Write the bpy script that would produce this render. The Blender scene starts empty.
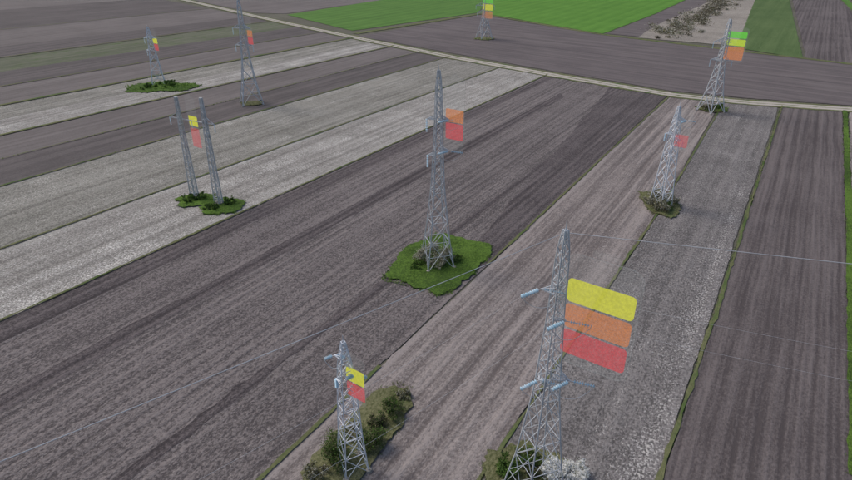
import bpy, bmesh, math, random
from mathutils import Vector, noise
random.seed(7)
S=bpy.context.scene
# ---------------------------------------------------------------- survey helpers
H=45.0; PITCH=math.radians(27); F=590.0
cp,sp=math.cos(PITCH),math.sin(PITCH)
def dep(py): return PITCH+math.atan((py-240)/F)
def g(px,py):
    Y=H/math.tan(dep(py)); depth=Y*cp+H*sp
    return Vector(((px-426)*depth/F, Y, 0))
def zat(Y,py): return H-Y*math.tan(dep(py))
def at(px,py,Y):
    z=zat(Y,py); depth=Y*cp+(H-z)*sp
    return Vector(((px-426)*depth/F,Y,z))
# ---------------------------------------------------------------- node helpers
class N:
    def __init__(s,name):
        s.m=bpy.data.materials.new(name); s.m.use_nodes=True
        s.t=s.m.node_tree; s.t.nodes.clear()
        s.out=s.t.nodes.new('ShaderNodeOutputMaterial')
    def n(s,typ,**k):
        x=s.t.nodes.new(typ)
        for a,b in k.items(): setattr(x,a,b)
        return x
    def l(s,a,b): s.t.links.new(a,b)
    def put(s,v,sock):
        if isinstance(v,(int,float)): sock.default_value=v
        elif isinstance(v,tuple): sock.default_value=v if len(v)==len(sock.default_value) else tuple(v)+(1,)
        else: s.l(v,sock)
    def math(s,op,a,b=0.0,c=None,clamp=False):
        x=s.n('ShaderNodeMath',operation=op); x.use_clamp=clamp
        s.put(a,x.inputs[0]); s.put(b,x.inputs[1])
        if c is not None: s.put(c,x.inputs[2])
        return x.outputs[0]
    def noise(s,vec,scale,detail=3,rough=.55):
        x=s.n('ShaderNodeTexNoise'); x.inputs['Scale'].default_value=scale
        x.inputs['Detail'].default_value=detail; x.inputs['Roughness'].default_value=rough
        s.l(vec,x.inputs['Vector']); return x.outputs['Fac']
    def scale(s,vec,v):
        x=s.n('ShaderNodeVectorMath',operation='MULTIPLY'); s.l(vec,x.inputs[0]); x.inputs[1].default_value=v
        return x.outputs[0]
    def mix(s,f,a,b):
        x=s.n('ShaderNodeMix',data_type='RGBA'); s.put(f,x.inputs[0]); s.put(a,x.inputs[6]); s.put(b,x.inputs[7]); return x.outputs[2]
    def smooth(s,v,lo,hi):
        x=s.n('ShaderNodeMapRange',interpolation_type='SMOOTHSTEP'); s.put(v,x.inputs[0])
        x.inputs[1].default_value=lo; x.inputs[2].default_value=hi; return x.outputs[0]
def lin(r,gg,b,k=1.0):
    f=lambda c:((c/255+.055)/1.055)**2.4 if c>10 else c/255/12.92
    return (f(r)*k,f(gg)*k,f(b)*k,1)
def warm(c): return (c[0]*1.02,c[1]*1.0,c[2]*.99,1)
DIR=math.atan2(409,660)        # field direction measured from +Y toward +X
def field_mat(name,c0,c1,rows=(),streak=1.0,blotch=.8,clod=1.2,speck=None,ang=DIR,bump=.6,green=0.0,clodscale=4.0,seed=0):
    s=N(name); c0=warm(c0); c1=warm(c1)
    geo=s.n('ShaderNodeNewGeometry')
    rot=s.n('ShaderNodeMapping'); rot.inputs['Rotation'].default_value=(0,0,ang); rot.inputs['Location'].default_value=(seed*13.7,seed*7.1,0)
    s.l(geo.outputs['Position'],rot.inputs['Vector']); P=rot.outputs['Vector']  # x across, y along
    warp=s.noise(P,.05,2)
    sv=s.scale(P,(1,.012,0)); sv2=s.scale(P,(1,.04,0)); sv3=s.scale(P,(1,.6,0))
    st=s.math('ADD',s.noise(sv,.35,5,.7),s.math('MULTIPLY',s.noise(sv2,2.2,4,.75),.7))
    bl=s.noise(P,.045,4,.6); cl=s.noise(sv3,clodscale,4,.75); cl2=s.noise(sv3,1.1,4,.75)
    v=s.math('MULTIPLY_ADD',s.math('SUBTRACT',st,.85),1.7*streak,.5)
    v=s.math('MULTIPLY_ADD',s.math('SUBTRACT',bl,.5),1.4*blotch,v)
    v=s.math('MULTIPLY_ADD',s.math('SUBTRACT',cl,.5),2.8*clod,v)
    v=s.math('MULTIPLY_ADD',s.math('SUBTRACT',cl2,.5),1.0*clod,v)
    sep=s.n('ShaderNodeSeparateXYZ'); s.l(P,sep.inputs[0])
    x=s.math('MULTIPLY_ADD',s.math('SUBTRACT',warp,.5),.9,sep.outputs[0])
    rowsum=None
    for (spc,amp) in rows:
        w=s.math('SINE',s.math('MULTIPLY',x,2*math.pi/spc))
        w=s.math('MULTIPLY',w,amp)
        fade=s.smooth(s.noise(s.scale(P,(1,.15,0)),.09+spc*.01,2),.3,.6)
        w=s.math('MULTIPLY',w,fade)
        v=s.math('ADD',v,w); rowsum=w if rowsum is None else s.math('ADD',rowsum,w)
    v=s.math('MULTIPLY',v,1.0,clamp=True)
    col=s.mix(v,c0,c1)
    if speck:
        sc,thr,ssc=speck
        sn=s.noise(s.scale(P,(1,.7,0)),ssc*1.4,3,.7); pat=s.noise(P,.12,3,.6)
        t=s.math('MULTIPLY_ADD',s.math('SUBTRACT',pat,.5),.3,sn)
        t=s.math('MULTIPLY_ADD',s.math('SUBTRACT',s.noise(sv,.3,4,.7),.5),.4,t)
        col=s.mix(s.smooth(t,thr-.02,thr+.1),col,warm(sc))
    if green>0:
        gn=s.noise(s.scale(P,(1,.25,1)),.35,5,.7)
        col=s.mix(s.smooth(gn,.72-green*.4,.9-green*.4),col,lin(80,102,54))
    b=s.n('ShaderNodeBsdfPrincipled'); s.l(col,b.inputs['Base Color']); b.inputs['Roughness'].default_value=.95
    b.inputs['Specular IOR Level'].default_value=.12
    hgt=s.math('MULTIPLY',cl,1.0)
    if rowsum is not None: hgt=s.math('MULTIPLY_ADD',rowsum,.8,hgt)
    bp=s.n('ShaderNodeBump'); bp.inputs['Strength'].default_value=bump; bp.inputs['Distance'].default_value=.18
    s.l(hgt,bp.inputs['Height']); s.l(bp.outputs[0],b.inputs['Normal'])
    s.l(b.outputs[0],s.out.inputs[0]); return s.m
def simple_mat(name,c0,c1,scale=1.5,rough=.8,metal=0,trans=0):
    s=N(name); geo=s.n('ShaderNodeNewGeometry')
    v=s.smooth(s.noise(geo.outputs['Position'],scale,4,.65),.3,.7)
    col=s.mix(v,c0,c1)
    b=s.n('ShaderNodeBsdfPrincipled'); s.l(col,b.inputs['Base Color']); b.inputs['Roughness'].default_value=rough
    b.inputs['Metallic'].default_value=metal; b.inputs['Specular IOR Level'].default_value=.3
    if trans:
        tl=s.n('ShaderNodeBsdfTranslucent'); s.l(col,tl.inputs[0]); mx=s.n('ShaderNodeMixShader'); mx.inputs[0].default_value=trans
        s.l(b.outputs[0],mx.inputs[1]); s.l(tl.outputs[0],mx.inputs[2]); s.l(mx.outputs[0],s.out.inputs[0])
    else: s.l(b.outputs[0],s.out.inputs[0])
    return s.m
def mk(name,V,Fc,mats,parent=None,mi=None,loc=None):
    me=bpy.data.meshes.new(name); me.from_pydata([tuple(v) for v in V],[],Fc); 
    for m in (mats if isinstance(mats,list) else [mats]): me.materials.append(m)
    if mi: me.polygons.foreach_set('material_index',mi)
    me.update(); o=bpy.data.objects.new(name,me); S.collection.objects.link(o)
    if parent: o.parent=parent
    if loc is not None: o.location=loc
    return o
# ---------------------------------------------------------------- ground
base=field_mat('base_soil',lin(82,82,70),lin(118,116,104),streak=.6,green=.2)
gm=mk('ground',[(-6000,-600,0),(6000,-600,0),(6000,9000,0),(-6000,9000,0)],[(0,1,2,3)],base)
layer=[0]
def poly(name,pix,mat,jit=.3,world=False):
    layer[0]+=1; z=.01+.006*layer[0]
    pts=[p if world else g(*p) for p in pix]; V=[]
    for i in range(len(pts)):
        a,b=pts[i],pts[(i+1)%len(pts)]; L=(b-a).length; k=max(1,min(400,int(L/(.5 if world else 1.6))))
        nrm=Vector((-(b-a).y,(b-a).x,0)).normalized()
        for j in range(k):
            t=j/k; p=a.lerp(b,t); q=.6*noise.noise(Vector((p.x*.12,p.y*.12,layer[0]*3)))+.6*noise.noise(Vector((p.x*.9,p.y*.9,5)))
            p=p+nrm*q*jit*(0 if j==0 else 1); V.append((p.x,p.y,z))
    return mk(name,V,[tuple(range(len(V)))],mat)
def LV(y0,x): return (x,y0-x*(y0+55)/835)
def road_hit(y0):
    x=(y0+33)/(.2+(y0+55)/835); return LV(y0,x)
def strip_poly(name,ya,yb,mat):
    a,b=road_hit(ya),road_hit(yb)
    poly(name,[LV(ya,-350),a,b,LV(yb,-350)],mat)
m_w1=field_mat('pale_stubble',lin(118,115,110),lin(174,171,165),rows=((2.4,.16),(7,.12)),streak=1.0,clod=1.9,speck=(lin(224,222,216),.57,2.8),bump=.9,seed=1)
m_w2=field_mat('pale_stubble_b',lin(108,106,99),lin(160,158,150),rows=((2.4,.16),),streak=1.1,clod=1.9,speck=(lin(212,210,203),.60,2.8),green=.14,bump=.9,seed=2)
m_b1=field_mat('soil_smooth',lin(100,95,93),lin(128,122,120),rows=((6,.14),(3,.12)),streak=1.0,clod=.7,seed=3)
m_b2=field_mat('soil_dark',lin(84,80,79),lin(112,106,105),rows=((5,.18),(2,.1)),streak=1.1,clod=.8,seed=4)
m_g1=field_mat('soil_green',lin(86,92,74),lin(118,120,104),streak=1.3,clod=.6,green=.5,seed=5)
strip_poly('field',-12,10,m_b1); strip_poly('field',10,30,m_b2); strip_poly('field',30,47,m_b1)
strip_poly('field',47,58,m_b2); strip_poly('field',58,72,m_g1); strip_poly('field',72,87,m_b2); strip_poly('field',87,106,m_b1)
strip_poly('field',106,120,m_w2); strip_poly('field',120,136,m_w1)
strip_poly('field',136,160,m_b1); strip_poly('field',160,187,m_b2)
strip_poly('field',187,249,m_w2); strip_poly('field',250,322,m_w1)
m_m1=field_mat('ploughed_grey',lin(86,81,81),lin(138,131,129),rows=((1.7,.24),(.8,.12),(7,.12)),streak=.85,clod=2.0,speck=(lin(162,156,153),.63,3.2),bump=1,seed=6)
m_m2=field_mat('ploughed_dark',lin(72,67,68),lin(116,109,109),rows=((1.5,.26),(4,.16)),streak=1.1,clod=1.7,bump=1,seed=7)
def rd(x):
    pts=[(280,22),(370,41),(450,57),(545,74),(670,95),(740,102),(852,110),(1100,122)]
    for a,b in zip(pts,pts[1:]):
        if x<=b[0]: return (x,a[1]+(b[1]-a[1])*(x-a[0])/(b[0]-a[0]))
    return pts[-1]
poly('field',[rd(548),rd(610),rd(668),(463,288),(258,478),(-196,900),LV(1100,-400),LV(322,-400)],m_m1)
poly('field',[rd(551),rd(558),LV(344,0),LV(344,-300),LV(323,-300),LV(323,0)],m_m2)
def band(y0,y1,x0,mat,jit=.6): poly('tilled_strip',[LV(y0,x0),LV(y1,x0+4),LV(y1,300),LV(y1,0),LV(y1,-150),LV(y0,-150),LV(y0,0),LV(y0,300)],mat,jit)
band(396,414,560,m_m2); band(565,580,590,m_m2,.9); 
poly('field',[rd(612),rd(668),(565,193),(487,266),(430,300),(500,215)],m_m2,.8)
m_be=field_mat('striped_soil',lin(106,99,97),lin(158,150,146),rows=((2.6,.28),(.9,.16),(9,.1)),streak=1.5,clod=1.3,speck=(lin(174,168,164),.65,3.2),bump=.7,seed=8)
poly('field',[rd(671),rd(722),(662,205),(480,478),(199,900),(-190,900),(262,478),(490,265)],m_be)
m_ec=field_mat('stony_soil',lin(94,91,90),lin(144,140,138),rows=((5,.12),(2.3,.12)),streak=.9,clod=2.0,speck=(lin(196,193,189),.60,3.0),bump=1,seed=9)
poly('field',[rd(724),rd(779),(658,478),(518,900),(205,900),(484,478),(665,205)],m_ec)
m_cd=field_mat('fallow_brown',lin(84,78,78),lin(118,111,110),rows=((2.2,.28),(.8,.14),(8,.15)),streak=1.4,clod=1.0,bump=.6,seed=10)
poly('field',[rd(783),rd(842),(852,480),(862,900),(525,900),(664,478)],m_cd)
poly('field',[rd(849),rd(1000),(1300,480),(1300,900),(866,900),(858,480)],m_be)
# beyond the road
ga,gb=g(385,41),g(852,107); A2=math.atan2((gb-ga).x,(gb-ga).y)
m_far=field_mat('far_brown',lin(94,88,89),lin(120,113,112),rows=((9,.2),(4,.12)),streak=1.3,clod=.6,ang=A2,seed=11)
m_gr1=field_mat('young_wheat',lin(80,124,48),lin(102,148,62),rows=((9,.2),),streak=.6,clod=.5,seed=12)
m_gr2=field_mat('young_wheat_dark',lin(76,112,52),lin(98,136,66),rows=((9,.2),),streak=.8,clod=.5,seed=13)
m_gr3=field_mat('meadow_mat',lin(76,98,58),lin(100,120,76),rows=((9,.2),),streak=1.0,clod=.8,seed=19)
m_grv=field_mat('gravel',lin(118,112,105),lin(178,172,162),streak=.2,clod=1.5,green=.1,seed=14)
poly('field',[(355,37),(480,15),(600,35),(700,47),(852,65),(1000,80),(1000,115),(852,106),(740,98),(670,91),(545,70),(450,53),(385,41)],m_far,.8)
poly('field',[(196,1),(230,-10),(420,-14),(400,-2),(285,14),(255,13)],m_b1)
poly('meadow',[(287,15),(395,-2),(500,-14),(478,13),(352,31)],m_gr2,.8)
poly('meadow',[(480,13),(503,-14),(720,-20),(692,-3),(655,14),(603,34)],m_gr1,.8)
poly('field',[(607,34),(657,14),(694,-3),(722,-3),(652,38)],m_far,.8)
poly('gravel_patch',[(638,38),(655,26),(700,6),(724,-6),(762,-5),(752,16),(735,46)],m_grv,1.2)
poly('meadow',[(736,48),(747,20),(757,-5),(788,-5),(803,59)],m_gr3,.8)
poly('field',[(806,59),(791,-5),(834,-5),(860,20),(900,68),(852,64)],m_cd,.8)
poly('grass_verge',[(835,-6),(842,-6),(885,35),(870,28)],m_gr2,.8)
# road
m_rd=field_mat('dirt_road_mat',lin(158,152,143),lin(196,190,180),streak=.2,blotch=.6,clod=.8,bump=.3,seed=15)
m_vg=field_mat('verge_grass',lin(92,98,66),lin(120,122,88),streak=.4,clod=1.2,blotch=1.4,green=.6,seed=16)
rp=[g(*p) for p in [(120,-13),(188,1),(280,22),(370,41),(450,57),(545,74),(670,95),(740,102.5),(852,110),(1000,117),(1300,128)]]
def ribbon(name,pts,w,mat,off=0,jit=.35):
    layer[0]+=1; z=.01+.006*layer[0]
    dense=[]
    for a,b in zip(pts,pts[1:]):
        k=max(1,int((b-a).length/1.2))
        dense+= [a.lerp(b,j/k) for j in range(k)]
    dense.append(pts[-1])
    for _ in range(8): dense=[dense[0]]+[(dense[i-1]+dense[i]*2+dense[i+1])/4 for i in range(1,len(dense)-1)]+[dense[-1]]
    V=[]
    for i,p in enumerate(dense):
        d=(dense[min(i+1,len(dense)-1)]-dense[max(i-1,0)]).normalized(); nn=Vector((-d.y,d.x,0))
        q=[]
        for k in (0,9): q.append(.8*noise.noise(Vector((p.x*.09,p.y*.09,layer[0]+k)))+1.0*noise.noise(Vector((p.x*.9,p.y*.9,layer[0]+k))))
        wl=max(.02,w/2+q[0]*jit); wr=max(.02,w/2+q[1]*jit)
        a=p+nn*(off+wl); b=p+nn*(off-wr); V+= [(a.x,a.y,z),(b.x,b.y,z)]
    return mk(name,V,[(2*i,2*i+1,2*i+3,2*i+2) for i in range(len(dense)-1)],mat),dense
ribbon('grass_verge',rp,7.5,m_vg,jit=.9)
ribbon('dirt_road',rp,4.6,m_rd,jit=.4)
ribbon('grass_verge',rp,.6,m_vg,jit=.5)
tr=[g(*p) for p in [(355,34),(480,14),(600,34.5),(700,46.5),(852,64.5),(1000,79)]]
ribbon('grass_verge',tr,4,m_vg,jit=1)
# ---------------------------------------------------------------- vegetation materials
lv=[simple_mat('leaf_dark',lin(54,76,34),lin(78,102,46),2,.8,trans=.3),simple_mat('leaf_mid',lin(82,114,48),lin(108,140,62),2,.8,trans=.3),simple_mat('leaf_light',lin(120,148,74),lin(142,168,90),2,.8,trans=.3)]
dry=[simple_mat('twig_dark',lin(88,82,66),lin(112,106,88),2,.9,trans=.2),simple_mat('twig_olive',lin(112,114,80),lin(140,138,100),2,.9,trans=.25),simple_mat('twig_pale',lin(172,169,152),lin(204,201,186),2,.9,trans=.2)]
blossom=[simple_mat('leaf_olive',lin(130,136,102),lin(158,162,126),2,.9,trans=.2),simple_mat('blossom_grey',lin(215,215,206),lin(230,230,222),2,.9,trans=.2),simple_mat('blossom_white',lin(240,239,235),lin(246,245,242),2,.9,trans=.2)]
bark=simple_mat('bark',lin(84,74,62),lin(124,112,98),4,.9)
m_patch=field_mat('grass_patch_mat',lin(62,84,38),lin(98,128,54),streak=.2,blotch=2.6,clod=1.6,bump=1,seed=17)
m_patchd=field_mat('grass_patch_dry',lin(86,90,58),lin(128,128,96),streak=.2,blotch=1.6,clod=1.6,bump=.8,green=.4,seed=18)
def tufts(V,Fc,mi,p,n=4,h=.35,w=.05,mm=3,bias=None):
    for _ in range(n):
        a=random.random()*6.283; r=random.random()*.15; hh=h*random.uniform(.5,1.3); b=random.random()*6.283
        c=Vector((p.x+math.cos(b)*r,p.y+math.sin(b)*r,.03)); i=len(V)
        V+= [c+Vector((math.cos(a)*w,math.sin(a)*w,0)),c-Vector((math.cos(a)*w,math.sin(a)*w,0)),c+Vector((random.uniform(-.6,.6)*hh,random.uniform(-.6,.6)*hh,hh))]
        Fc.append((i,i+1,i+2)); mi.append(random.randrange(mm))
def grass_line(pix,width,per_m,h=.2,mats=lv,name='grass_verge',thr=-.15,mat=None,jit=.25):
    pts=[g(*p) for p in pix]
    o,dense=ribbon(name,pts,width,mat or m_vg,jit=jit)
    V=[];Fc=[];mi=[]
    for a,b in zip(dense,dense[1:]):
        d=b-a; L=d.length; nn=Vector((-d.y,d.x,0)).normalized() if L>0 else Vector((1,0,0))
        dist=a.length
        if dist>330: continue
        f=1 if dist<120 else .5
        for _ in range(int(per_m*L*f+random.random())):
            p=a+d*random.random()+nn*random.gauss(0,width*.4)
            if noise.noise(Vector((p.x*.15,p.y*.15,2)))<thr: continue
            tufts(V,Fc,mi,p,4,h*(1 if f==1 else 1.3),.04/f)
    if V: mk('tufts',V,Fc,mats,mi=mi,parent=o)
def blob(cx,cy,rx,ry,seed,n=60):
    c=g(cx,cy); a=g(cx-rx,cy); b=g(cx+rx,cy); t=g(cx,cy-ry); u=g(cx,cy+ry)
    out=[]
    for i in range(n):
        th=6.2832*i/n; q=1+.34*noise.noise(Vector((math.cos(th)*1.6,math.sin(th)*1.6,seed)))+.2*noise.noise(Vector((math.cos(th)*6,math.sin(th)*6,seed)))
        x=c.x+(b.x-a.x)/2*math.cos(th)*q; y=(t.y+u.y)/2+(t.y-u.y)/2*math.sin(th)*q
        out.append(Vector((x,y,0)))
    return out
def inside(p,pl):
    r=False;j=len(pl)-1
    for i in range(len(pl)):
        if (pl[i].y>p.y)!=(pl[j].y>p.y) and p.x<(pl[j].x-pl[i].x)*(p.y-pl[i].y)/(pl[j].y-pl[i].y)+pl[i].x: r=not r
        j=i
    return r
def patch(pl,mat,dens,h,mats,w=.06,name='grass_patch',jit=.9,kmid=1.2):
    o=poly(name,pl,mat,jit,world=True)
    xs=[p.x for p in pl]; ys=[p.y for p in pl]; A=(max(xs)-min(xs))*(max(ys)-min(ys)); V=[];Fc=[];mi=[]
    C=sum(pl,Vector())/len(pl)
    for _ in range(int(A*dens)):
        p=Vector((random.uniform(min(xs)-.6,max(xs)+.6),random.uniform(min(ys)-.6,max(ys)+.6),0))
        k=noise.noise(Vector((p.x*.3,p.y*.3,1)))+.5*noise.noise(Vector((p.x*1.1,p.y*1.1,4)))
        s_=1/(1.04+.12*k); 
        if not inside(C+(p-C)*s_,pl): continue
        if not inside(C+(p-C)*1.12,pl) and random.random()<.5: continue
        if k<-.35 and random.random()<.6: continue
        n0=len(mi); tufts(V,Fc,mi,p,4,h*(1+.8*k),w)
        for q in range(n0,len(mi)): mi[q]=max(0,min(2,int(kmid+k*2.4+random.uniform(-.7,.7))))
    mk('tufts',V,Fc,mats,mi=mi,parent=o); return o
def strut(V,Fc,a,b,r,r2=None,n=4):
    r2=r if r2 is None else r2
    d=(b-a); 
    if d.length<1e-5: return
    d.normalize(); up=Vector((0,0,1)) if abs(d.z)<.9 else Vector((1,0,0)); u=d.cross(up).normalized(); v=d.cross(u)
    i=len(V)
    for c,rr in ((a,r),(b,r2)):
        for k in range(n):
            t=6.2832*(k+.5)/n; V.append(c+(u*math.cos(t)+v*math.sin(t))*rr)
    for k in range(n): Fc.append((i+k,i+(k+1)%n,i+n+(k+1)%n,i+n+k))
    Fc.append(tuple(i+k for k in range(n))); Fc.append(tuple(i+n+k for k in reversed(range(n))))
def bush(name,c,rx,ry,h,n,mats,leaf=.16,stems=14,wts=(3,3,1)):
    e=bpy.data.objects.new(name,None); S.collection.objects.link(e); e.location=(c.x,c.y,0)
    V=[];Fc=[];tips=[]
    for _ in range(stems):
        a=random.random()*6.283; r=random.random()**.5
        t=Vector((math.cos(a)*rx*r*.95,math.sin(a)*ry*r*.95,h*random.uniform(.45,1.05)*(1-.3*r*r)))
        b=Vector((t.x*.45,t.y*.45,0)); m=b.lerp(t,.5)+Vector((random.uniform(-.15,.15),)*3)*1
        strut(V,Fc,b,m,.045,.03,5); strut(V,Fc,m,t,.03,.012,5); tips.append((b,m,t))
        for _ in range(5):
            q=m.lerp(t,random.random()); e2=q+Vector((random.uniform(-.6,.6),random.uniform(-.6,.6),random.uniform(.1,.7)))*min(1,h*.4)
            strut(V,Fc,q,e2,.014,.006,4); tips.append((q,q.lerp(e2,.5),e2))
    mk('stems',V,Fc,bark,parent=e)
    V=[];Fc=[];mi=[]
    pool=[i for i,w in enumerate(wts) for _ in range(w)]
    for _ in range(n):
        b,m,t=random.choice(tips); q=m.lerp(t,random.uniform(.1,1.1)); sd=.2*min(1.2,h*.35)
        q=q+Vector((random.gauss(0,sd),random.gauss(0,sd),random.gauss(0,sd*.8)))
        if q.z<.03: q.z=random.uniform(.03,.3)
        s=leaf*random.uniform(.5,1.2); u=Vector((random.gauss(0,1),random.gauss(0,1),random.gauss(0,1))).normalized(); w=u.cross(Vector((random.gauss(0,1),random.gauss(0,1),random.gauss(0,1)))).normalized()
        i=len(V); V+=[q-u*s,q+w*s*.45,q+u*s,q-w*s*.45]; Fc.append((i,i+1,i+2,i+3))
        k=random.choice(pool)
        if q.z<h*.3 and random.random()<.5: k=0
        mi.append(k)
    mk('leaves',V,Fc,mats,parent=e,mi=mi); return e
grass_line([(782,106),(723,290),(660,478),(590,690)],.42,12,.16,thr=-.3,jit=.3)
grass_line([(845,111),(850,250),(855,478)],1.1,12,.22,thr=-.4,mat=m_patch)
grass_line([(724,103),(663,205),(590,315),(482,478),(400,600)],.35,5,.16,thr=.05)
grass_line([(669,97),(565,193),(487,266)],.35,4,.16,thr=0)
grass_line([(380,367),(262,478),(150,590)],.45,6,.18,thr=-.1)
grass_line([rd(548),LV(322,400),LV(322,300),LV(322,200),LV(322,0),LV(322,-100)],.5,5,.2,thr=-.1)
grass_line([road_hit(250),LV(250,350),LV(250,200),LV(250,0),LV(250,-100)],.5,4,.2,thr=-.1)
for y0,w in ((187,.6),(160,.4),(136,1.2),(106,1.8),(87,.8),(58,1.2),(30,.8)):
    grass_line([road_hit(y0),LV(y0,150),LV(y0,0),LV(y0,-100)],w,1.2,.3,thr=-.2)
# ---------------------------------------------------------------- towers
steel=simple_mat('galvanised_steel',lin(178,182,187),lin(212,216,220),1.2,.5,.15)
steel_w=simple_mat('pale_steel',lin(200,206,214),lin(228,232,238),1.2,.5,.1)
conc=simple_mat('weathered_steel',lin(178,179,179),lin(214,215,215),1.0,.7,.05)
insm=simple_mat('insulator_glass',lin(165,205,225),lin(215,232,242),3,.2)
footm=simple_mat('concrete',lin(130,126,118),lin(165,160,152),3,.9)
wirem=simple_mat('cable_aluminium',lin(185,188,192),lin(212,215,218),1,.5,.1)
def insul(V,Fc,a,b,r=.18,n=8):
    strut(V,Fc,a,b,.035,n=6); d=b-a
    for i in range(n):
        p=a+d*((i+.5)/n); strut(V,Fc,p-d*(.12/n),p+d*(.16/n),r,r*.6,8)
def cable(name,a,b,sag,r=.018):
    V=[];Fc=[];k=24; pts=[a.lerp(b,i/k)-Vector((0,0,sag*4*(i/k)*(1-i/k))) for i in range(k+1)]
    for p,q in zip(pts,pts[1:]): strut(V,Fc,p,q,r,n=5)
    return mk(name,V,Fc,wirem)
def width_at(prof,t):
    for (a,wa),(b,wb) in zip(prof,prof[1:]):
        if t<=b: return wa+(wb-wa)*(t-a)/(b-a)
    return prof[-1][1]
def tower(P,h,prof,arms=(),yaw=.4,leg=.09,br=.045,mat=None,line=(Vector((-.85,-.5,-.05)),Vector((.96,-.28,-.05))),ins=1.9,name='transmission_tower',foot=True):
    e=bpy.data.objects.new(name,None); S.collection.objects.link(e); e.location=P
    V=[];Fc=[]
    def corners(t):
        w=width_at(prof,t)/2; return [Vector((math.cos(yaw+math.pi/4+k*math.pi/2)*w*1.414,math.sin(yaw+math.pi/4+k*math.pi/2)*w*1.414,t*h)) for k in range(4)]
    ts=[0];
    while ts[-1]<1:
        w=width_at(prof,ts[-1]); ts.append(min(1,ts[-1]+max(.95,w*1.05)/h))
    if ts[-1]-ts[-2]<.4/h: ts.pop(-2)
    for a,b in zip(ts,ts[1:]):
        ca,cb=corners(a),corners(b)
        for k in range(4):
            strut(V,Fc,ca[k],cb[k],leg if a<.6 else leg*.8)
            j=(k+1)%4; strut(V,Fc,ca[k],cb[j],br); strut(V,Fc,ca[j],cb[k],br)
            if int(a*100)%2==0 or a==0: strut(V,Fc,cb[k],cb[j],br)
            if a==0:
                mid=(ca[k]+cb[j]+ca[j]+cb[k])/4; strut(V,Fc,(ca[k]+cb[k])/2,mid,br*.8); strut(V,Fc,(ca[j]+cb[j])/2,mid,br*.8)
    strut(V,Fc,Vector((0,0,h-.2)),Vector((0,0,h+.7)),.05,.03)
    IV=[];IF=[]; tips=[]
    for (z,ax,ay,L,mode) in arms:
        d=Vector((ax,ay,0)).normalized(); t=z/h; w=width_at(prof,min(1,t))/2; s=Vector((-d.y,d.x,0))
        tip=Vector((0,0,z))+d*(w+L)
        lo=[Vector((0,0,z))+d*w*.6+s*w*k for k in (-1,1)]; hi=[Vector((0,0,min(h,z+L*.5)))+d*w*.5+s*w*.8*k for k in (-1,1)]
        for q in lo: strut(V,Fc,q,tip,br*1.4)
        for q in hi: strut(V,Fc,q,tip,br*1.1)
        for f in (.25,.5,.75):
            strut(V,Fc,lo[0].lerp(tip,f),lo[1].lerp(tip,f),br*.8)
            for k in (0,1): strut(V,Fc,lo[k].lerp(tip,f),hi[k].lerp(tip,f),br*.8)
            strut(V,Fc,lo[0].lerp(tip,f),lo[1].lerp(tip,f-.25),br*.7)
        if mode=='t':
            for dl in line:
                a=tip+dl*.25; b=tip+dl*ins; insul(IV,IF,a,b); strut(V,Fc,tip,a,.03); tips.append((P+b,dl))
            a,b=tip+line[0]*ins,tip+line[1]*ins; pr=None
            for i in range(9):
                q=a.lerp(b,i/8)-Vector((0,0,1.1*4*(i/8)*(1-i/8)))
                if pr: strut(V,Fc,pr,q,.02)
                pr=q
        else:
            b=tip-Vector((0,0,ins)); insul(IV,IF,tip,b); tips.append((P+b,None))
    mk('lattice',V,Fc,mat or steel,parent=e)
    if IV: mk('insulators',IV,IF,insm,parent=e)
    if foot:
        V=[];Fc=[]
        for c in corners(0): strut(V,Fc,Vector((c.x,c.y,-.3)),Vector((c.x,c.y,.35)),.42,.3,n=8)
        mk('footings',V,Fc,footm,parent=e)
    return e,tips
def tw(bx,by,ty):
    P=g(bx,by); return P,zat(P.y,ty)
profT=lambda bw:[(0,bw),(.18,bw*.66),(.45,bw*.36),(.72,bw*.22),(.93,bw*.16),(1,bw*.07)]
P,h=tw(534,496,230); PF=P; HF=h
z1,z2,z3=zat(P.y,292),zat(P.y,316),zat(P.y,376)
e,tipsF=tower(P,h,profT(4.2),[(z1,-.9,.3,.9,'t'),(z2,.6,-.6,.5,'t'),(z3,-.5,-.3,.3,'t'),(z3+.3,.8,-.5,1.1,'t')],yaw=.35,leg=.075,br=.034)
P,h=tw(437,264,70); PC=P; HC=h
e,tipsC=tower(P,h,profT(4.2),[(zat(P.y,119),-1,.1,1.2,'s'),(zat(P.y,119),1,-.3,1.2,'t'),(zat(P.y,155),-1,.1,.9,'s'),(zat(P.y,150),1,-.3,1.1,'t')],yaw=.3,leg=.10,br=.048,mat=steel)
P,h=tw(353,468,342); PN=P
e,tipsN=tower(P,h,[(0,2.3),(.3,1.7),(.6,1.35),(.85,1.0),(1,.3)],[(zat(P.y,357),-1,.3,.5,'t'),(zat(P.y,380),-1,.2,.3,'s'),(zat(P.y,372),1,-.4,.5,'t')],yaw=.5,leg=.07,br=.036,mat=steel_w,ins=1.0)
P,h=tw(660,206,106); PR=P
e,tipsR=tower(P,h,[(0,2.9),(.3,2.2),(.6,1.6),(.85,1.0),(1,.3)],[(zat(P.y,120),1,-.3,1.2,'t'),(zat(P.y,140),1,-.3,1.0,'s'),(zat(P.y,134),-1,.3,.8,'s')],yaw=.5,leg=.11,br=.055,mat=steel_w,ins=1.5)
P,h=tw(710,112,19); PR2=P
tower(P,h,profT(5.4),[(zat(P.y,42),-1,.3,2.4,'s'),(zat(P.y,42),1,-.3,2,'s'),(zat(P.y,60),-1,.3,2,'s'),(zat(P.y,60),1,-.3,2,'s')],yaw=.4,leg=.15,br=.075,ins=1.9)
P,h=tw(484,39,-6); P8=P
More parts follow.
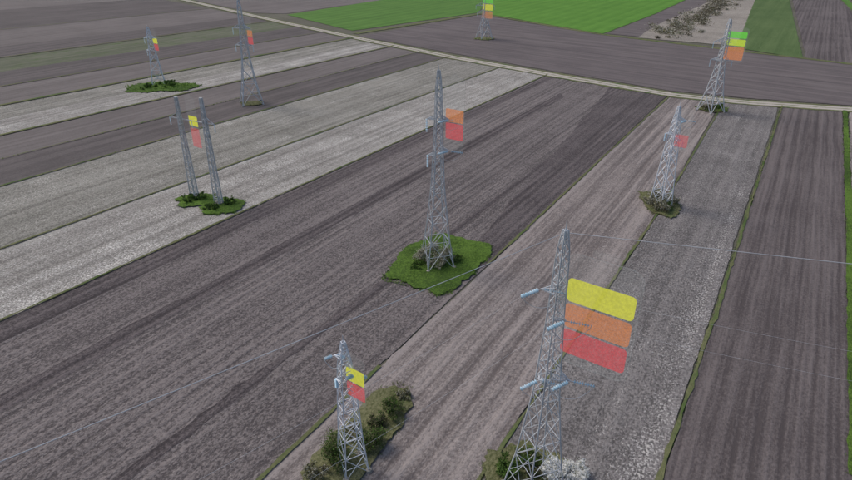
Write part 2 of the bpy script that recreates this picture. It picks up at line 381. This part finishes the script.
tower(P,h,profT(6.5),[(h*.75,-1,.3,4,'s'),(h*.75,1,-.3,4,'s'),(h*.6,-1,.3,3,'s'),(h*.6,1,-.3,3,'s')],yaw=.4,leg=.2,br=.11)
P,h=tw(252,104,0); P3=P
tower(P,h,profT(6.2),[(zat(P.y,28),-1,.3,2.4,'s'),(zat(P.y,28),1,-.3,2,'s'),(zat(P.y,45),-1,.3,2,'s'),(zat(P.y,45),1,-.3,2,'s')],yaw=.4,leg=.16,br=.08)
P,h=tw(159,84,27); P4=P
tower(P,h,[(0,4.2),(.3,2.9),(.6,1.9),(.85,1.3),(1,.4)],[(zat(P.y,38),-1,.3,1.6,'s'),(zat(P.y,38),1,-.3,1.6,'s'),(zat(P.y,50),-1,.3,1.2,'s')],yaw=.4,leg=.17,br=.085,mat=steel_w)
# portal (two battened columns)
def column(V,Fc,b,t,w0,w1,leg=.12):
    k=16; ax=Vector((.8,-.6,0)); ay=Vector((.6,.8,0))
    def cs(f):
        c=b.lerp(t,f); w=(w0+(w1-w0)*f)/2; return [c+ax*w*sx+ay*w*.6*sy for sx,sy in((1,1),(-1,1),(-1,-1),(1,-1))]
    for i in range(k):
        A,B=cs(i/k),cs((i+1)/k)
        for q in range(4):
            strut(V,Fc,A[q],B[q],leg); j=(q+1)%4
            strut(V,Fc,A[q],B[j],.06); strut(V,Fc,B[q],B[j],.09)
PA=g(195,198); PB=g(219,204); hA=zat(PA.y,97); hB=zat(PB.y,98)
e=bpy.data.objects.new('portal_pylon',None); S.collection.objects.link(e); e.location=PA
V=[];Fc=[]; B0=PB-PA
column(V,Fc,Vector((0,0,0)),Vector((-.0,0,hA)),1.5,.45); column(V,Fc,B0,B0+Vector((0,0,hB)),1.5,.45)
u=B0.normalized(); a=Vector((0,0,hA*.80))-u*2.6; b=B0+Vector((0,0,hA*.80))+u*2.2
strut(V,Fc,a,b,.09); a2=Vector((0,0,hA*.86))-u*.2; b2=B0+Vector((0,0,hA*.86))+u*.2
strut(V,Fc,a,a2,.07); strut(V,Fc,b,b2,.07)
mk('columns',V,Fc,conc,parent=e)
V=[];Fc=[]
for q in (a,(a+b)/2,b): insul(V,Fc,q,q-Vector((0,0,1.5)),.12)
mk('insulators',V,Fc,insm,parent=e)
V=[];Fc=[]
for q in (Vector((0,0,0)),B0): strut(V,Fc,q-Vector((0,0,.3)),q+Vector((0,0,.4)),1.3,1.1,4)
mk('footings',V,Fc,footm,parent=e)
# cables
topF=PF+Vector((0,0,HF-.2))
LD=Vector((-.785,-.60,0)); RD=Vector((.962,-.225,0)).normalized()
cable('overhead_cable',topF,topF+LD*90,.05,.02)
cable('overhead_cable',topF,topF+RD*110,.4,.022)
for p,d in tipsF[:4]:
    cable('overhead_cable',p,Vector((p.x,p.y,p.z))+(LD if d.x<0 else RD)*100,3,.006)
# ---------------------------------------------------------------- battery level displays
def holo(name,c,alpha,es=.85,dots=False):
    s=N(name); geo=s.n('ShaderNodeNewGeometry')
    v=s.smooth(s.noise(geo.outputs['Position'],4.0,5,.8),.35,.65)
    col=s.mix(v,tuple(x*.8 for x in c[:3])+(1,),c)
    d=s.n('ShaderNodeBsdfDiffuse'); s.l(col,d.inputs[0]); em=s.n('ShaderNodeEmission'); s.l(col,em.inputs[0]); em.inputs[1].default_value=es
    ad=s.n('ShaderNodeMixShader'); ad.inputs[0].default_value=.65; s.l(d.outputs[0],ad.inputs[1]); s.l(em.outputs[0],ad.inputs[2])
    tr=s.n('ShaderNodeBsdfTransparent'); mx=s.n('ShaderNodeMixShader'); mx.inputs[0].default_value=alpha
    if dots: # uneven pixel density of the display film
        a=s.math('MULTIPLY_ADD',s.math('SUBTRACT',s.noise(geo.outputs['Position'],7.0,3,.8),.5),dots,alpha,clamp=True); s.l(a,mx.inputs[0])
    s.l(tr.outputs[0],mx.inputs[1]); s.l(ad.outputs[0],mx.inputs[2]); s.l(mx.outputs[0],s.out.inputs[0]); return s.m
HC_={'y':lin(254,253,66),'o':lin(250,152,84),'r':lin(250,84,92),'g':lin(120,240,70),'l':lin(225,252,60)}
HM={k+str(int(a*100)):holo('display_'+k,c,a,dots=(.9 if k in 'or' else .3)) for k,c in HC_.items() for a in (.85,.7,.5)}
glass=holo('display_shell',lin(200,205,205),.09); rim=holo('display_rim',lin(200,204,204),.24,.5)
PD=Vector((.815,-.58,0)).normalized()
def rrect(x0,x1,z0,z1,r,n=6):
    out=[]
    for cx,cz,a0 in ((x1-r,z1-r,0),(x0+r,z1-r,90),(x0+r,z0+r,180),(x1-r,z0+r,270)):
        for i in range(n+1):
            t=math.radians(a0+90*i/n); out.append((cx+r*math.cos(t),cz+r*math.sin(t)))
    return out
def display(Pt,xl,yt,xr,bars,frame):
    O=at(xl,yt,Pt.y); depth=O.y*cp+(H-O.z)*sp
    w=(xr-xl)*depth/F/.86
    e=bpy.data.objects.new('battery_level_display',None); S.collection.objects.link(e); e.location=(O.x,O.y,0)
    nrm=Vector((PD.y,-PD.x,0))
    def slab(nm,x0,x1,z0,z1,r,mat,off=0):
        o=rrect(x0,x1,z0,z1,min(r,(z1-z0)/2.1,(x1-x0)/2.1)); k=len(o)
        V=[PD*x+Vector((0,0,z))+nrm*off for x,z in o]
        return mk(nm,V,[tuple(range(k))],mat,parent=e)
    for kk,y0,y1 in bars: slab('charge_bar',0,w,zat(O.y,y1),zat(O.y,y0),w*.07,HM[kk])
    z0,z1=zat(O.y,frame[1]),zat(O.y,frame[0]); q=w*.06
    slab('shell',-q,w+q,z0,z1,w*.2,glass,.05)
    o=rrect(-q,w+q,z0,z1,w*.2); V=[];Fc=[]
    for i in range(len(o)):
        a,b=o[i],o[(i+1)%len(o)]; strut(V,Fc,PD*a[0]+Vector((0,0,a[1]))+nrm*.05,PD*b[0]+Vector((0,0,b[1]))+nrm*.05,w*.006,n=4)
    mk('rim',V,Fc,rim,parent=e)
    slab('terminal',w*.3,w*.7,z1+w*.03,z1+w*.14,w*.05,glass,.05)
display(PF,569,277,628,[('y85',277,300),('o70',302,325),('r70',327,350)],(252,358))
display(PC,446,108,464,[('o70',108,121),('r70',122,138)],(76,149))
display(PN,345.5,365,366,[('y85',365,379),('r70',380,394)],(352,398))
display(PR,680,112,691,[('r50',134,146)],(108,149))
display(PR2,729,31,744,[('g85',31,37.5),('l85',38.5,45),('o70',46,59)],(27,61))
display(P8,483,-2,493,[('g70',-3,3),('y70',4,10),('o50',11,18)],(-6,20))
display(P3,246.5,28,253,[('o70',30,36),('r70',37,44)],(15,46))
display(P4,152,38,159,[('y85',38,43),('r70',43.5,50)],(30,52))
display(PA,188,115,200,[('y85',115,125),('r50',127,146)],(95,149))
# ---------------------------------------------------------------- vegetation
pl=[g(*p) for p in [(383,279),(389,269),(397,260),(403,251),(415,244),(428,240),(440,236),(455,238),(466,241),(480,243),(491,247),(489,257),(480,266),(474,275),(461,282),(450,291),(438,296),(427,289),(413,289),(402,283)]]
patch(pl,m_patch,24,.34,lv,jit=1.3,kmid=1.4)
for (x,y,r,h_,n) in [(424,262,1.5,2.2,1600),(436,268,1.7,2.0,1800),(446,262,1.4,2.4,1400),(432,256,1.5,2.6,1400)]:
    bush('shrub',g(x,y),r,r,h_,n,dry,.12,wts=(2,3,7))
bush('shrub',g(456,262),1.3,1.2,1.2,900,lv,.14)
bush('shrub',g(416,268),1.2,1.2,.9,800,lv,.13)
pl=[g(*p) for p in [(306,470),(330,440),(352,415),(372,395),(395,387),(410,393),(408,412),(392,440),(370,470),(345,500),(310,520),(296,495)]]
patch(pl,m_patchd,20,.28,[lv[0],lv[1],dry[1]],.045)
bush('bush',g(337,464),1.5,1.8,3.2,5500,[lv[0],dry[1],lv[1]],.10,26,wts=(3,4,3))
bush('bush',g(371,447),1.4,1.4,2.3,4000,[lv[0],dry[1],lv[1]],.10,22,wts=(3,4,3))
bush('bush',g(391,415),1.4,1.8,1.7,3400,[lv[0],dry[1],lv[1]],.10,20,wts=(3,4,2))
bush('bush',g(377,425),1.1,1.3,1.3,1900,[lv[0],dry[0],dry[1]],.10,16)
bush('shrub',g(316,478),1.3,1.3,1.3,2200,dry,.09,16,wts=(3,4,3))
bush('shrub',g(403,398),1.0,1.0,.9,1500,dry,.09,12,wts=(3,4,3))
bush('shrub',g(352,435),1.0,1.2,1.2,1500,dry,.09,12,wts=(3,4,3))
patch(blob(525,478,42,34,3),m_patchd,18,.28,[lv[0],lv[1],dry[1]],.045)
bush('bush',g(507,472),1.2,1.5,1.5,3600,[lv[0],lv[1],lv[2]],.11,20,wts=(4,4,1))
bush('bush',g(527,462),1.4,1.3,1.5,3300,[lv[0],lv[1],dry[1]],.11,20,wts=(4,4,3))
bush('bush',g(536,480),1.2,1.2,1.2,2600,[lv[0],dry[0],dry[1]],.11,20,wts=(4,4,3))
bush('flowering_shrub',g(556,478),1.5,1.3,1.6,9500,blossom,.095,40,wts=(1,2,12))
bush('flowering_shrub',g(574,478),1.4,1.3,1.5,9000,blossom,.095,40,wts=(1,2,12))
patch(blob(660,206,18,12,5),m_patchd,14,.35,[lv[0],lv[1],dry[1]],.07)
for (x,y) in [(652,206),(660,211),(668,204),(658,198)]: bush('shrub',g(x,y),1.8,2.0,2.2,1500,[dry[0],dry[1],dry[2]],.14,14,wts=(3,4,4))
bush('shrub',g(664,210),1.4,1.6,1.6,900,lv,.15)
patch(blob(197,201,21,6,6),m_patch,9,.4,lv,.1); patch(blob(222,207,24,8,8),m_patch,9,.4,lv,.1)
for x,y in ((190,201),(212,210),(232,203),(199,199)): bush('shrub',g(x,y),1.6,2.0,1.2,900,[lv[0],lv[1],lv[1]],.18,12,wts=(5,2,1))
patch(blob(158,88,31,5.5,9),m_patch,2.5,.5,lv,.2); bush('shrub',g(168,86),3.5,6,1.8,1500,lv,.3,14); bush('shrub',g(150,88),3,5,1.4,1200,lv,.3,14)
patch(blob(252,104,12,2.2,10),m_patchd,3,.5,dry,.15)
patch(blob(712,110,14,3.4,11),m_patchd,3,.6,lv,.15); bush('shrub',g(706,110),2,3,2.2,900,dry,.25,12); bush('shrub',g(718,109),2,3,1.6,800,[lv[0],lv[1],dry[1]],.25,12)
patch(blob(484,39,10,1.4,12),m_patchd,1,.6,lv,.25)
# scrub thicket on the gravel mound far right
e=bpy.data.objects.new('scrub_thicket',None); S.collection.objects.link(e)
V=[];Fc=[];mi=[]
def scrub(c,hh,nq,smin,smax,dk):
    for _ in range(nq):
        q=c+Vector((random.gauss(0,hh*.5),random.gauss(0,hh*.8),abs(random.gauss(hh*.38,hh*.27)))); s=random.uniform(smin,smax)
        u_=Vector((random.gauss(0,1),random.gauss(0,1),random.gauss(0,1))).normalized(); w_=u_.cross(Vector((random.gauss(0,1),random.gauss(0,1),random.gauss(0,1)))).normalized()
        i=len(V); V.extend([q-u_*s,q+w_*s*.5,q+u_*s,q-w_*s*.5]); Fc.append((i,i+1,i+2,i+3)); mi.append(0 if random.random()<dk else random.choice([0,1,2,2]))
for _ in range(110):
    t=random.random(); cx=660+75*t+random.gauss(0,9); cy=35-34*t+random.gauss(0,4)
    if cx>752 or cy>42 or cy<-6: continue
    scrub(g(cx,cy),random.uniform(.8,2.4) if random.random()<.75 else random.uniform(2.5,5),150,.2,.45,.8 if random.random()<.35 else .1)
for cx,cy,hh in ((703,16,5),(710,13,6),(716,6,5.5),(722,4,6),(698,21,4)): scrub(g(cx,cy),hh,500,.25,.55,.85)
mk('foliage',V,Fc,[dry[0],dry[1],dry[2]],parent=e,mi=mi)
# ---------------------------------------------------------------- light, sky, camera
w=bpy.data.worlds.new('World'); S.world=w; w.use_nodes=True; nt=w.node_tree
sky=nt.nodes.new('ShaderNodeTexSky'); sky.sky_type='NISHITA'; sky.sun_disc=False
EL,AZ=math.radians(48),math.radians(-60)
sky.sun_elevation=EL; sky.sun_rotation=AZ; sky.dust_density=3; sky.air_density=1
bg=nt.nodes['Background']; nt.links.new(sky.outputs[0],bg.inputs[0]); bg.inputs[1].default_value=.12
sd=bpy.data.lights.new('sun','SUN'); sd.energy=1.55; sd.angle=math.radians(20); sd.color=(1,.95,.90)
so=bpy.data.objects.new('sun',sd); S.collection.objects.link(so)
dirv=Vector((math.sin(AZ)*math.cos(EL),math.cos(AZ)*math.cos(EL),math.sin(EL)))
so.rotation_euler=dirv.to_track_quat('Z','Y').to_euler()
cd=bpy.data.cameras.new('camera'); cam=bpy.data.objects.new('camera',cd); S.collection.objects.link(cam)
cam.location=(0,0,H); cam.rotation_euler=(math.pi/2-PITCH,0,0); cd.sensor_width=36; cd.lens=F/852*36; cd.clip_end=20000; cd.clip_start=.5
S.camera=cam
S.view_settings.view_transform='Standard'; S.view_settings.look='None'; S.view_settings.exposure=0
